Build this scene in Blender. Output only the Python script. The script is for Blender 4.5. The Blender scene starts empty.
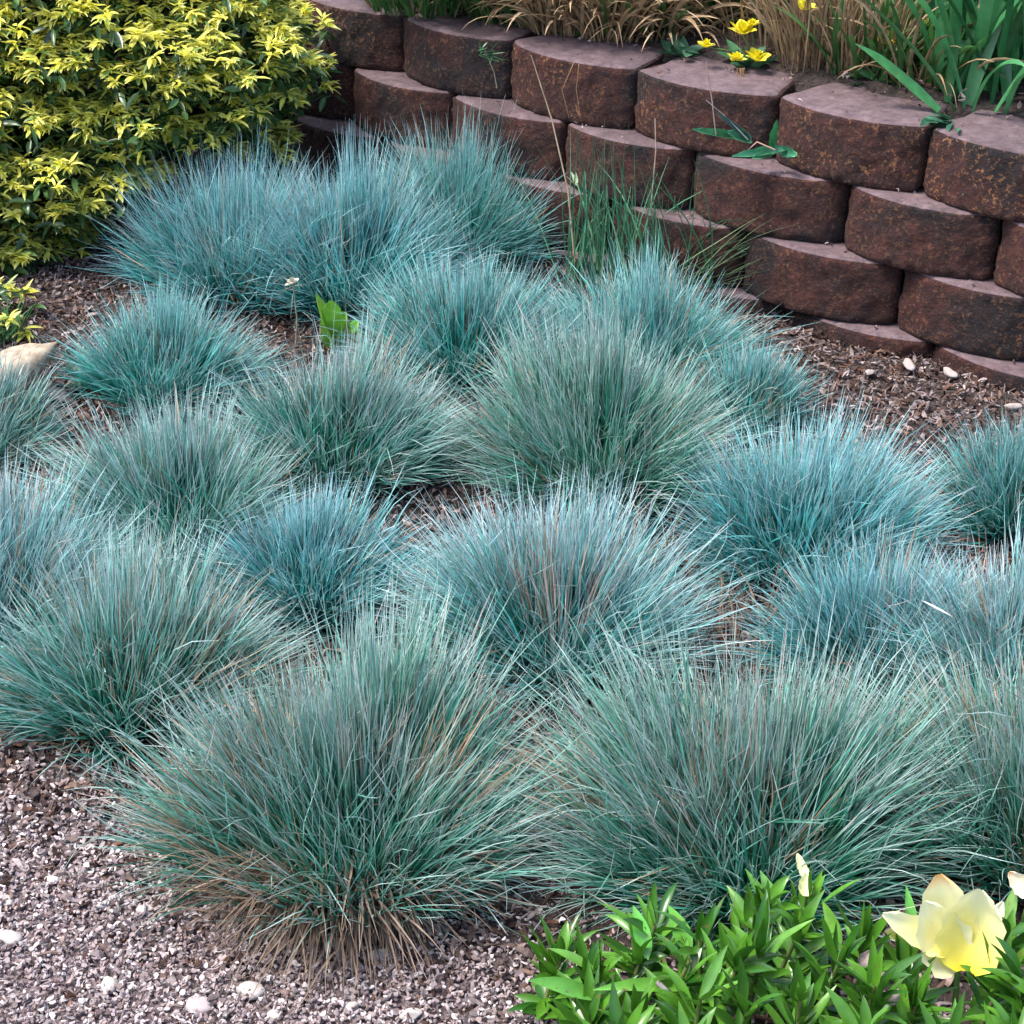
import bpy, math, random
import numpy as np
from mathutils import Vector, Matrix, noise
R = math.radians
random.seed(7)
rng = np.random.default_rng(7)
S = bpy.context.scene
COL = S.collection

# ---------------------------------------------------------------- camera, sky, sun, exposure
HC = 1.265                     # camera height over the bed
F = 1700.0; PITCH = 0.513; ROLL = 0.034
fw = Vector((0, math.cos(PITCH), -math.sin(PITCH)))
up0 = Vector((0, math.sin(PITCH), math.cos(PITCH)))
rt0 = Vector((1, 0, 0))
rt = rt0 * math.cos(ROLL) + up0 * math.sin(ROLL)
up = up0 * math.cos(ROLL) - rt0 * math.sin(ROLL)
cd = bpy.data.cameras.new('camera'); cam = bpy.data.objects.new('camera', cd); COL.objects.link(cam)
cam.matrix_world = Matrix(((rt.x, up.x, -fw.x, 0), (rt.y, up.y, -fw.y, 0), (rt.z, up.z, -fw.z, HC), (0, 0, 0, 1)))
cd.sensor_width = 36; cd.lens = 36 * F / 1024; cd.clip_start = 0.02; cd.clip_end = 500
S.camera = cam

SUN_EL, SUN_AZ = 62, -100       # azimuth measured from +Y towards +X
w = bpy.data.worlds.new('World'); S.world = w; w.use_nodes = True
nt = w.node_tree; bg = nt.nodes['Background']
sky = nt.nodes.new('ShaderNodeTexSky'); sky.sky_type = 'NISHITA'; sky.sun_disc = False
sky.sun_elevation = R(SUN_EL); sky.sun_rotation = R(SUN_AZ); sky.dust_density = 3.0; sky.air_density = 1.0
nt.links.new(sky.outputs[0], bg.inputs[0]); bg.inputs[1].default_value = 0.15
sl = bpy.data.lights.new('sun', 'SUN'); sl.energy = 2.0; sl.angle = R(18); sl.color = (1.0, 0.93, 0.84)
so = bpy.data.objects.new('sun', sl); COL.objects.link(so)
sd = Vector((math.sin(R(SUN_AZ)) * math.cos(R(SUN_EL)), math.cos(R(SUN_AZ)) * math.cos(R(SUN_EL)), math.sin(R(SUN_EL))))
so.rotation_euler = sd.to_track_quat('Z', 'Y').to_euler(); so.location = sd * 10
S.view_settings.view_transform = 'Standard'; S.view_settings.look = 'None'
S.view_settings.gamma = 1; S.view_settings.exposure = 1.42

# ---------------------------------------------------------------- helpers
def ray(px, py):
    return (fw * F + rt * (px - 512) - up * (py - 512)).normalized()
def P(px, py, z=0.0):          # point of the plane at height z seen at that place
    d = ray(px, py); t = (z - HC) / d.z
    return Vector((0, 0, HC)) + d * t
def PY(px, py, y):             # point at distance y from the camera foot
    d = ray(px, py); return Vector((0, 0, HC)) + d * (y / d.y)

def tag(o, label=None, cat=None, group=None, kind=None):
    if label: o['label'] = label
    if cat: o['category'] = cat
    if group: o['group'] = group
    if kind: o['kind'] = kind
    return o
def empty(name, loc, label, cat, group=None):
    o = bpy.data.objects.new(name, None); COL.objects.link(o); o.location = loc; o.empty_display_size = .05
    return tag(o, label, cat, group)
def link(name, me, mat, parent=None, smooth=False):
    for m in (mat if isinstance(mat, (list, tuple)) else [mat]): me.materials.append(m)
    o = bpy.data.objects.new(name, me); COL.objects.link(o)
    if parent:                                  # vertices are in world space: bring them to the parent's
        me.transform(Matrix.Translation(-Vector(parent.location)))
        o.parent = parent
    me.polygons.foreach_set('use_smooth', np.full(len(me.polygons), smooth, bool))
    return o
def np_mesh(name, V, Q, C=None):
    me = bpy.data.meshes.new(name)
    V = np.asarray(V, np.float32).reshape(-1, 3); Q = np.asarray(Q, np.int32); k = Q.shape[1]
    me.vertices.add(len(V)); me.vertices.foreach_set('co', V.ravel())
    me.loops.add(Q.size); me.loops.foreach_set('vertex_index', Q.ravel())
    me.polygons.add(len(Q)); me.polygons.foreach_set('loop_start', np.arange(0, Q.size, k, dtype=np.int32))
    if C is not None:
        a = me.color_attributes.new('tint', 'FLOAT_COLOR', 'POINT')
        C4 = np.ones((len(V), 4), np.float32); C4[:, :3] = np.asarray(C).reshape(-1, 3); a.data.foreach_set('color', C4.ravel())
    me.update(calc_edges=True); me.validate()
    return me
class Geo:                     # collects numpy quads
    def __init__(s): s.V = []; s.Q = []; s.C = []; s.n = 0
    def add(s, V, Q, C):
        V = np.asarray(V, float).reshape(-1, 3); s.V.append(V); s.Q.append(np.asarray(Q) + s.n)
        C = np.asarray(C, float)
        if C.ndim == 1: C = np.tile(C, (len(V), 1))
        s.C.append(C.reshape(-1, 3)); s.n += len(V); return s
    def build(s, name, mat, parent=None, smooth=True):
        return link(name, np_mesh(name, np.concatenate(s.V), np.concatenate(s.Q), np.concatenate(s.C)), mat, parent, smooth)

def prof(kind, s):
    if kind == 'blade': return np.clip(1.0 - s ** 2.2, 0.06, 1) * np.clip(.75 + s * 1.2, 0, 1)
    if kind == 'strap': return np.clip(.62 + s * 1.4, 0, 1) * np.clip((1.02 - s) * 3.2, 0.02, 1)
    if kind == 'lance': return np.clip(np.sin(np.pi * np.clip(s, 0, 1) ** .85) ** .9, .05, 1)
    if kind == 'ovate': return np.clip(np.sin(np.pi * np.clip(s * .97 + .02, 0, 1) ** .62) ** .7, .05, 1)
    if kind == 'stalk': return np.clip(1 - .5 * s, 0.1, 1)
def ribbons(G, B, az, th0, curl, L, W, kind='blade', lv=7, fold=.35, col=None, power=1.6, wob=.05, twist=.5, zmin=None, rng=rng, kink=0):
    """B (n,3) roots, az heading, th0 lean from vertical, curl added lean at the tip. col: function(s(n,lv), rnd(n)) -> (n,lv,3)"""
    n = len(B); s = np.linspace(0, 1, lv)[None, :]
    f = lambda x: np.broadcast_to(np.asarray(x, float), (n,))[:, None]
    az, th0, curl, L, W = f(az), f(th0), f(curl), f(L), f(W)
    th = th0 + curl * s ** power + wob * rng.normal(size=(n, 1)) * np.sin(s * rng.uniform(3, 8, (n, 1)) + rng.uniform(0, 6, (n, 1)))
    if kink:
        kk = rng.normal(0, .55, (n, 1)) * (rng.random((n, 1)) < kink) * (s > rng.uniform(.3, .85, (n, 1))); th = th + kk; az = az + rng.normal(0, .5, (n, 1)) * (kk != 0)
    a = az + 1.3 * wob * rng.normal(size=(n, 1)) * np.sin(s * rng.uniform(3, 8, (n, 1)) + rng.uniform(0, 6, (n, 1)))
    T = np.stack([np.sin(th) * np.cos(a), np.sin(th) * np.sin(a), np.cos(th)], -1)
    ds = L / (lv - 1)
    step = (T[:, :-1] + T[:, 1:]) / 2 * ds[..., None]
    X = np.concatenate([np.zeros((n, 1, 3)), np.cumsum(step, 1)], 1) + np.asarray(B)[:, None, :]
    if zmin is not None:
        low = X[..., 2] < zmin; X[..., 2] = np.where(low, zmin + rng.uniform(0, .012, (n, 1)) * s, X[..., 2])
    side = np.stack([-np.sin(a), np.cos(a), 0 * a], -1)
    nrm = np.cross(T, side)
    tw = twist * rng.normal(size=(n, 1)) + 0 * s
    sd_ = side * np.cos(tw)[..., None] + nrm * np.sin(tw)[..., None]
    nn = -side * np.sin(tw)[..., None] + nrm * np.cos(tw)[..., None]
    hw = (W * prof(kind, s) / 2)[..., None]
    Vt = np.stack([X - sd_ * hw, X + nn * hw * fold * 2 * -1, X + sd_ * hw], 2)   # n,lv,3,3
    i = (np.arange(n) * lv * 3)[:, None, None] + (np.arange(lv - 1) * 3)[None, :, None] + np.arange(2)[None, None, :]
    Q = np.stack([i, i + 1, i + 4, i + 3], -1).reshape(-1, 4)
    c = col(np.broadcast_to(s, (n, lv)), rng.random(n)) if callable(col) else np.broadcast_to(np.asarray(col, float), (n, lv, 3))
    C = np.repeat(c[:, :, None, :], 3, 2)
    G.add(Vt, Q, C.reshape(-1, 3)); return X
def tube(G, pts, r0, r1, col, k=5):
    pts = [Vector(p) for p in pts]; n = len(pts); V = []
    for i, p in enumerate(pts):
        t = (pts[min(i + 1, n - 1)] - pts[max(i - 1, 0)]).normalized()
        a = t.orthogonal().normalized() if i == 0 else (pa - t * pa.dot(t)).normalized()
        pa = a; b = t.cross(a); r = r0 + (r1 - r0) * i / (n - 1)
        for j in range(k):
            q = j / k * 2 * math.pi; V.append(p + (a * math.cos(q) + b * math.sin(q)) * r)
    Q = [(i * k + j, i * k + (j + 1) % k, (i + 1) * k + (j + 1) % k, (i + 1) * k + j) for i in range(n - 1) for j in range(k)]
    G.add([tuple(v) for v in V], Q, col)
def petal(G, base, tip, W, bulge, c_in, c_tip, face, point=0.6, tipc=None, lv=12, cr=9):
    base, tip = Vector(base), Vector(tip); ax = tip - base; L = ax.length; u = ax.normalized(); nrm = (face - u * face.dot(u)).normalized(); sd_ = u.cross(nrm)
    V = []; C = []
    for i in range(lv):
        s = i / (lv - 1); wd = W / 2 * max(.03, (math.sin(math.pi * min(1, s * .96 + .03) ** point)) ** .62)
        for j in range(cr):
            q = -1 + 2 * j / (cr - 1); cup = bulge * (math.sin(math.pi * s * .9 + .2)) * (1 - q * q * 1.5)
            rip = (.0016 * math.sin(q * 9 + s * 5) + .0012 * math.sin(s * 17 + q * 4)) * abs(q); wob_ = 1 + .09 * math.sin(s * 23 + W * 900) * abs(q) ** 2
            V.append(tuple(base + u * (L * s) + sd_ * (wd * q * wob_) - nrm * (cup + rip)))
            c = [a * (1 - s ** .8) + b * s ** .8 for a, b in zip(c_in, c_tip)]
            if tipc and s > .8: t_ = (s - .8) / .2; c = [a * (1 - t_) + b * t_ for a, b in zip(c, tipc)]
            vn = 1 - .10 * max(0, math.sin(q * 22 + math.sin(s * 5))) ** 2 * (1 - .4 * s); c = [c[0] * vn, c[1] * vn, c[2] * vn ** 2]
            C.append(c)
    Q = [(i * cr + j, i * cr + j + 1, (i + 1) * cr + j + 1, (i + 1) * cr + j) for i in range(lv - 1) for j in range(cr - 1)]
    G.add(V, Q, np.array(C))
tocam = -ray(945, 925)
def lerp3(c0, c1, t): return np.asarray(c0) * (1 - t[..., None]) + np.asarray(c1) * t[..., None]
def ss(x, a, b): t = np.clip((x - a) / (b - a), 0, 1); return t * t * (3 - 2 * t)

# ---------------------------------------------------------------- materials
def new_mat(name):
    m = bpy.data.materials.new(name); m.use_nodes = True
    return m, m.node_tree, m.node_tree.nodes['Principled BSDF']
def tint_mat(name, rough=.5, spec=.4, trans=.0, vary=.25, scale=60.0, coat=0):
    """colour comes from each leaf's own tint, broken up by a fine noise"""
    m, t, b = new_mat(name); N = t.nodes; L = t.links
    a = N.new('ShaderNodeAttribute'); a.attribute_name = 'tint'
    no = N.new('ShaderNodeTexNoise'); no.inputs['Scale'].default_value = scale; no.inputs['Detail'].default_value = 3
    tc = N.new('ShaderNodeTexCoord'); L.new(tc.outputs['Object'], no.inputs['Vector'])
    mr = N.new('ShaderNodeMapRange'); mr.inputs['From Min'].default_value = .3; mr.inputs['From Max'].default_value = .7
    mr.inputs['To Min'].default_value = 1 - vary; mr.inputs['To Max'].default_value = 1 + vary
    L.new(no.outputs['Fac'], mr.inputs['Value'])
    mx = N.new('ShaderNodeVectorMath'); mx.operation = 'SCALE'; L.new(a.outputs['Color'], mx.inputs[0]); L.new(mr.outputs[0], mx.inputs['Scale'])
    res = mx.outputs[0]
    if coat:
        n2 = N.new('ShaderNodeTexNoise'); n2.inputs['Scale'].default_value = 130; n2.inputs['Detail'].default_value = 2; L.new(tc.outputs['Object'], n2.inputs['Vector'])
        r2 = N.new('ShaderNodeMapRange'); r2.inputs['From Min'].default_value = .66; r2.inputs['From Max'].default_value = .74; L.new(n2.outputs['Fac'], r2.inputs['Value'])
        m2 = N.new('ShaderNodeMix'); m2.data_type = 'RGBA'; L.new(r2.outputs[0], m2.inputs[0]); L.new(mx.outputs[0], m2.inputs[6]); m2.inputs[7].default_value = (.16, .12, .03, 1); res = m2.outputs[2]
    L.new(res, b.inputs['Base Color']); b.inputs['Roughness'].default_value = rough; b.inputs['Specular IOR Level'].default_value = spec
    if coat: b.inputs['Coat Weight'].default_value = coat; b.inputs['Coat Roughness'].default_value = .25
    if trans:
        tr = N.new('ShaderNodeBsdfTranslucent'); L.new(mx.outputs[0], tr.inputs['Color'])
        ms = N.new('ShaderNodeMixShader'); ms.inputs[0].default_value = trans
        L.new(b.outputs[0], ms.inputs[1]); L.new(tr.outputs[0], ms.inputs[2]); L.new(ms.outputs[0], N['Material Output'].inputs['Surface'])
    return m
M_FESCUE = tint_mat('fescue', .45, .4, .28, .3, 35)
M_DRY = tint_mat('dry_grass', .75, .2, .12, .3, 40)
M_GREEN = tint_mat('green_leaf', .36, .5, .22, .25, 45)
M_YEL = tint_mat('yellow_leaf', .4, .4, .35, .25, 45)
M_GLOSS = tint_mat('glossy_leaf', .30, .6, .2, .22, 55, .15)
M_PETAL = tint_mat('petal', .55, .3, .25, .05, 30)
M_BARK = tint_mat('bark', .85, .2, 0, .4, 80)
M_CHIP = tint_mat('mulch_chip', .92, .12, 0, .3, 150)
M_STONE = tint_mat('pebble', .9, .12, 0, .15, 120)

def soil_mat(name, c0, c1, c2):
    m, t, b = new_mat(name); N = t.nodes; L = t.links
    tc = N.new('ShaderNodeTexCoord')
    n1 = N.new('ShaderNodeTexNoise'); n1.inputs['Scale'].default_value = 70; n1.inputs['Detail'].default_value = 8; n1.inputs['Roughness'].default_value = .7
    n2 = N.new('ShaderNodeTexVoronoi'); n2.inputs['Scale'].default_value = 110
    for n in (n1, n2): L.new(tc.outputs['Object'], n.inputs['Vector'])
    cr = N.new('ShaderNodeValToRGB'); e = cr.color_ramp.elements
    e[0].position = .3; e[0].color = (*c0, 1); e[1].position = .72; e[1].color = (*c2, 1); x = e.new(.5); x.color = (*c1, 1)
    L.new(n1.outputs['Fac'], cr.inputs[0])
    cp = N.new('ShaderNodeValToRGB'); e = cp.color_ramp.elements
    e[0].position = .3; e[0].color = (.085, .062, .062, 1); e[1].position = .72; e[1].color = (.27, .22, .225, 1); x = e.new(.5); x.color = (.17, .13, .135, 1)
    L.new(n1.outputs['Fac'], cp.inputs[0])
    at = N.new('ShaderNodeAttribute'); at.attribute_name = 'tint'; mx = N.new('ShaderNodeMix'); mx.data_type = 'RGBA'
    L.new(at.outputs['Fac'], mx.inputs[0]); L.new(cr.outputs[0], mx.inputs[6]); L.new(cp.outputs[0], mx.inputs[7]); L.new(mx.outputs[2], b.inputs['Base Color'])
    mt = N.new('ShaderNodeMath'); mt.operation = 'ADD'; L.new(n1.outputs['Fac'], mt.inputs[0]); L.new(n2.outputs['Distance'], mt.inputs[1])
    bp = N.new('ShaderNodeBump'); bp.inputs['Strength'].default_value = .9; bp.inputs['Distance'].default_value = .01
    L.new(mt.outputs[0], bp.inputs['Height']); L.new(bp.outputs[0], b.inputs['Normal']); b.inputs['Roughness'].default_value = .95
    return m
M_SOIL = soil_mat('mulch_soil', (.016, .011, .010), (.045, .030, .027), (.11, .08, .072))
M_TERR = soil_mat('terrace_soil', (.015, .011, .01), (.04, .028, .024), (.09, .065, .055))

def block_mat(name, top):
    m, t, b = new_mat(name); N = t.nodes; L = t.links
    tc = N.new('ShaderNodeTexCoord'); oi = N.new('ShaderNodeObjectInfo')
    off = N.new('ShaderNodeVectorMath'); off.operation = 'SCALE'; off.inputs['Scale'].default_value = 13.0
    cmb = N.new('ShaderNodeCombineXYZ')
    for i in range(3): L.new(oi.outputs['Random'], cmb.inputs[i])
    L.new(cmb.outputs[0], off.inputs[0])
    ad = N.new('ShaderNodeVectorMath'); ad.operation = 'ADD'; L.new(tc.outputs['Object'], ad.inputs[0]); L.new(off.outputs[0], ad.inputs[1])
    def noi(sc, det=6, ro=.6):
        n = N.new('ShaderNodeTexNoise'); n.inputs['Scale'].default_value = sc; n.inputs['Detail'].default_value = det; n.inputs['Roughness'].default_value = ro
        L.new(ad.outputs[0], n.inputs['Vector']); return n
    def ramp(src, stops):
        r = N.new('ShaderNodeValToRGB'); e = r.color_ramp.elements
        e[0].position, e[0].color = stops[0][0], (*stops[0][1], 1); e[1].position, e[1].color = stops[-1][0], (*stops[-1][1], 1)
        for p, c in stops[1:-1]: x = e.new(p); x.color = (*c, 1)
        L.new(src, r.inputs[0]); return r
    def mix(fac, c1, c2):
        x = N.new('ShaderNodeMix'); x.data_type = 'RGBA'; L.new(fac, x.inputs[0])
        for k, c in ((6, c1), (7, c2)):
            if isinstance(c, tuple): x.inputs[k].default_value = (*c, 1)
            else: L.new(c, x.inputs[k])
        return x.outputs[2]
    big = noi(5, 3, .5); fine = noi(120, 5, .7); mid = noi(38, 8, .8)
    if top:
        c = ramp(mid.outputs['Fac'], [(.3, (.05, .033, .037)), (.5, (.115, .078, .088)), (.7, (.20, .145, .16))]).outputs[0]
        st = ramp(big.outputs['Fac'], [(.52, (0, 0, 0)), (.68, (1, 1, 1))]); mu = N.new('ShaderNodeMath'); mu.operation = 'MULTIPLY'; mu.inputs[1].default_value = .75
        L.new(st.outputs[0], mu.inputs[0]); c = mix(mu.outputs[0], c, (.055, .036, .040))
        sp = ramp(fine.outputs['Fac'], [(.56, (0, 0, 0)), (.66, (1, 1, 1))]); c = mix(sp.outputs[0], c, (.14, .09, .09))
    else:
        c = ramp(mid.outputs['Fac'], [(.3, (.012, .005, .005)), (.5, (.050, .0145, .0125)), (.7, (.125, .034, .025))]).outputs[0]
        dk = ramp(big.outputs['Fac'], [(.50, (0, 0, 0)), (.58, (1, 1, 1))])
        mu = N.new('ShaderNodeMath'); mu.operation = 'MULTIPLY'; mu.inputs[1].default_value = .8; L.new(dk.outputs[0], mu.inputs[0])
        c = mix(mu.outputs[0], c, (.011, .010, .013))
        fl = ramp(fine.outputs['Fac'], [(.54, (0, 0, 0)), (.60, (1, 1, 1))])
        fa = N.new('ShaderNodeAttribute'); fa.attribute_type = 'OBJECT'; fa.attribute_name = 'lichen'
        b2 = noi(16, 4, .7); pm = ramp(b2.outputs['Fac'], [(.38, (0, 0, 0)), (.62, (1, 1, 1))])
        m1 = N.new('ShaderNodeMath'); m1.operation = 'MULTIPLY'; L.new(fl.outputs[0], m1.inputs[0]); L.new(pm.outputs[0], m1.inputs[1])
        m2 = N.new('ShaderNodeMath'); m2.operation = 'MULTIPLY'; L.new(m1.outputs[0], m2.inputs[0]); L.new(fa.outputs['Fac'], m2.inputs[1])
        c = mix(m2.outputs[0], c, (.42, .19, .075))
        g = noi(160, 2, .5); gr = ramp(g.outputs['Fac'], [(.70, (0, 0, 0)), (.78, (1, 1, 1))]); c = mix(gr.outputs[0], c, (.26, .19, .15))
    L.new(c, b.inputs['Base Color']); b.inputs['Roughness'].default_value = .88
    mt = N.new('ShaderNodeMath'); mt.operation = 'ADD'; L.new(fine.outputs['Fac'], mt.inputs[0]); L.new(mid.outputs['Fac'], mt.inputs[1])
    bp = N.new('ShaderNodeBump'); bp.inputs['Strength'].default_value = .45 if top else 1.0; bp.inputs['Distance'].default_value = .012 if not top else .006
    L.new(mt.outputs[0], bp.inputs['Height']); L.new(bp.outputs[0], b.inputs['Normal'])
    return m
M_FACE = block_mat('block_face', False); M_TOP = block_mat('block_top', True)

# ---------------------------------------------------------------- ground
ga, gb = P(0, 800), P(600, 990)
def path_side(x, y):           # >0 on the gravel path
    return ((gb.x - ga.x) * (ga.y - y) + (gb.y - ga.y) * (x - ga.x)) / (gb - ga).to_2d().length
def gz(x, y):
    return .012 * noise.noise((x * 2.2, y * 2.2, .3)) + .006 * noise.noise((x * 9, y * 9, 2.1))
def grid(name, xs, ys, fz, mat):
    V = np.array([(x, y, fz(x, y)) for y in ys for x in xs]); nx = len(xs)
    Q = np.array([(j * nx + i, j * nx + i + 1, (j + 1) * nx + i + 1, (j + 1) * nx + i) for j in range(len(ys) - 1) for i in range(nx - 1)])
    pc = np.clip(np.array([path_side(a, b) for a, b, _ in V]) / .16 + .5 + .4 * np.array([noise.noise((a * 9, b * 9, 4)) for a, b, _ in V]), 0, 1)
    return link(name, np_mesh(name, V, Q, np.repeat(pc[:, None], 3, 1)), mat, None, True)
far = [-60, -25, -10, -5, -3]
g = grid('ground', np.concatenate([far, np.linspace(-2.4, 2.4, 110), [3, 5, 10, 25, 60]]),
         np.concatenate([[-40, -15, -5, -2], np.linspace(-.2, 5.2, 120), [6, 8, 20, 60]]), lambda x, y: gz(x, y) if abs(x) < 3 and -1 < y < 6 else 0, M_SOIL)
tag(g, kind='structure')

# ---------------------------------------------------------------- retaining wall
ZT = HC - .860; BH = .1245
rowz = [ZT - BH * r for r in range(5)]
seen = {0: [(402, 15), (510, 40), (636, 68), (778, 95), (930, 126)],
        1: [(353, 66), (450, 93), (565, 122), (695, 149), (849, 182), (1001, 216)],
        2: [(385, 137), (483, 164), (612, 196), (745, 229), (903, 264)],
        3: [(530, 237), (655, 268), (785, 301), (932, 341)]}
joints = {}
for r in range(5):
    if r in seen: J = [P(x, y, rowz[r]).to_2d() for x, y in seen[r]]
    else:
        J = [j + Vector((-.02, -.03)) for j in joints[2]]
    d0 = (J[0] - J[1]).normalized(); d1 = (J[-1] - J[-2]).normalized()
    d0 = (d0 + (J[0] - J[2]).normalized()) / 2; 
    for k in range(8): J.insert(0, J[0] + d0 * .30)
    while J[-1].x < 2.3: J.append(J[-1] + d1 * .30)
    joints[r] = J
wall = empty('retaining_wall', (joints[3][8].x, joints[3][8].y, 0), 'low garden wall of stacked dark red brown curved concrete blocks', 'garden wall')
def make_block(A, B, ztop, h, seed, name='wall_block'):
    rg = random.Random(seed)
    A = A.to_3d(); B = B.to_3d(); u = (B - A).normalized(); n = Vector((u.y, -u.x, 0))    # n points to the camera side
    Wd = (B - A).length - .003; mid = (A + B) / 2; Mx = Matrix((u, n, Vector((0, 0, 1)))).transposed().to_4x4()
    yaw = rg.uniform(-.035, .035); c = Matrix.Translation(mid) @ Mx @ Matrix.Rotation(yaw, 4, 'Z')
    sag = .046; nf = 44; out = []
    Rr = (Wd * Wd / 4 + sag * sag) / (2 * sag)
    for i in range(nf + 1):                                                   # front arc
        x = -Wd / 2 + Wd * i / nf; y = math.sqrt(max(Rr * Rr - x * x, 0)) - (Rr - sag)
        e = 1 - abs(x) / (Wd / 2); y -= .012 * max(0, 1 - e / .07) ** 2         # rounded corners
        out.append((x * (1 - .004), y))
    for i in range(1, 5): t = i / 4; out.append((Wd / 2 * (1 - .22 * t), -.19 * t - .012))
    for i in range(1, 4): t = i / 4; out.append((Wd / 2 * .78 * (1 - 2 * t), -.202))
    for i in range(4): t = 1 - i / 4; out.append((-Wd / 2 * (1 - .22 * t), -.19 * t - .012))
    m = len(out); cen = Vector((0, -.07))
    lev = [(-h, .004), (-h + .004, .001), *[(-h + .004 + (h - .012) * k / 13, 0) for k in range(1, 13)], (-.007, .0), (-.003, .002), (0, .006)]
    V = []; F_ = []; mi = []
    for z, ins in lev:
        for x, y in out:
            v = Vector((x, y)); d = (v - cen); l = d.length; q = v - d / l * ins
            nz = noise.noise(Vector((x * 30 + seed * 7, y * 30, z * 30))) * .0046 + noise.noise(Vector((x * 90 + seed * 7, y * 90, z * 90))) * .0032
            if ins > 0: nz -= max(0, noise.noise(Vector((x * 45 + seed * 3, y * 45, 5)))) * .018
            q += d / l * nz; V.append(c @ Vector((q.x, q.y, z + nz * .4)))
    for k in range(len(lev) - 1):
        for i in range(m):
            a = k * m + i; b = k * m + (i + 1) % m; F_.append((a, b, b + m, a + m)); mi.append(1 if k == len(lev) - 2 else 0)
    base = (len(lev) - 1) * m
    rings = [base]
    for s_ in (.85, .6, .3):                                                  # top face as rings
        st = len(V)
        for i in range(m):
            p = Vector(out[i]); q = cen + (p - cen) * s_ ; V.append(c @ Vector((q.x, q.y, noise.noise(Vector((q.x * 20, q.y * 20, seed))) * .0012)))
        rings.append(st)
    for a0, b0 in zip(rings, rings[1:]):
        for i in range(m): F_.append((a0 + i, a0 + (i + 1) % m, b0 + (i + 1) % m, b0 + i)); mi.append(1)
    F_.append(tuple(rings[-1] + i for i in range(m))); mi.append(1)
    F_.append(tuple(reversed(range(m)))); mi.append(0)
    for i, v in enumerate(V): V[i] = v + Vector((0, 0, ztop))
    me = bpy.data.meshes.new(name); me.from_pydata([tuple(v) for v in V], [], F_); me.update()
    o = link(name, me, [M_FACE, M_TOP], wall, True)
    me.polygons.foreach_set('material_index', mi)
    return o
cnt = 0
for r in range(5):
    J = joints[r]
    for k in range(len(J) - 1):
        cnt += 1
        b = make_block(J[k], J[k + 1], rowz[r], BH - .0015, cnt)
        px = (J[k] + J[k + 1]) / 2
        b['lichen'] = {0: .75, 1: .45, 2: .35}.get(r, .3) * (1.0 if px.x > .5 else .75) + random.uniform(-.1, .1)

# terrace soil behind the wall
ZS = ZT - .012
front = sorted([(j.x, j.y) for j in joints[0]])
def wally(x):
    if x <= front[0][0]: return front[0][1] + (front[0][0] - x) * .62
    if x >= front[-1][0]: return front[-1][1] - (x - front[-1][0]) * .4
    return float(np.interp(x, [p[0] for p in front], [p[1] for p in front]))
xs = np.concatenate([[-12, -6, -3.5], np.linspace(-2.2, 2.4, 70), [4, 8, 14]]); tt = np.concatenate([np.linspace(0, 1.4, 26), [2.5, 5, 12, 40]])
V = [(x, wally(x) + .145 + t, ZS + .01 + .03 * min(t / .2, 1) * (1 if t < 3 else 0) + .018 * noise.noise((x * 8, t * 8, 1)) - (.01 if t == 0 else 0)) for t in tt for x in xs]
V = [(x, wally(x) + .145, ZS - .12) for x in xs] + V
nx = len(xs); Q = [(j * nx + i, j * nx + i + 1, (j + 1) * nx + i + 1, (j + 1) * nx + i) for j in range(len(tt)) for i in range(nx - 1)]
tag(link('terrace_soil', np_mesh('terrace_soil', V, Q), M_TERR, None, True), kind='structure')

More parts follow.
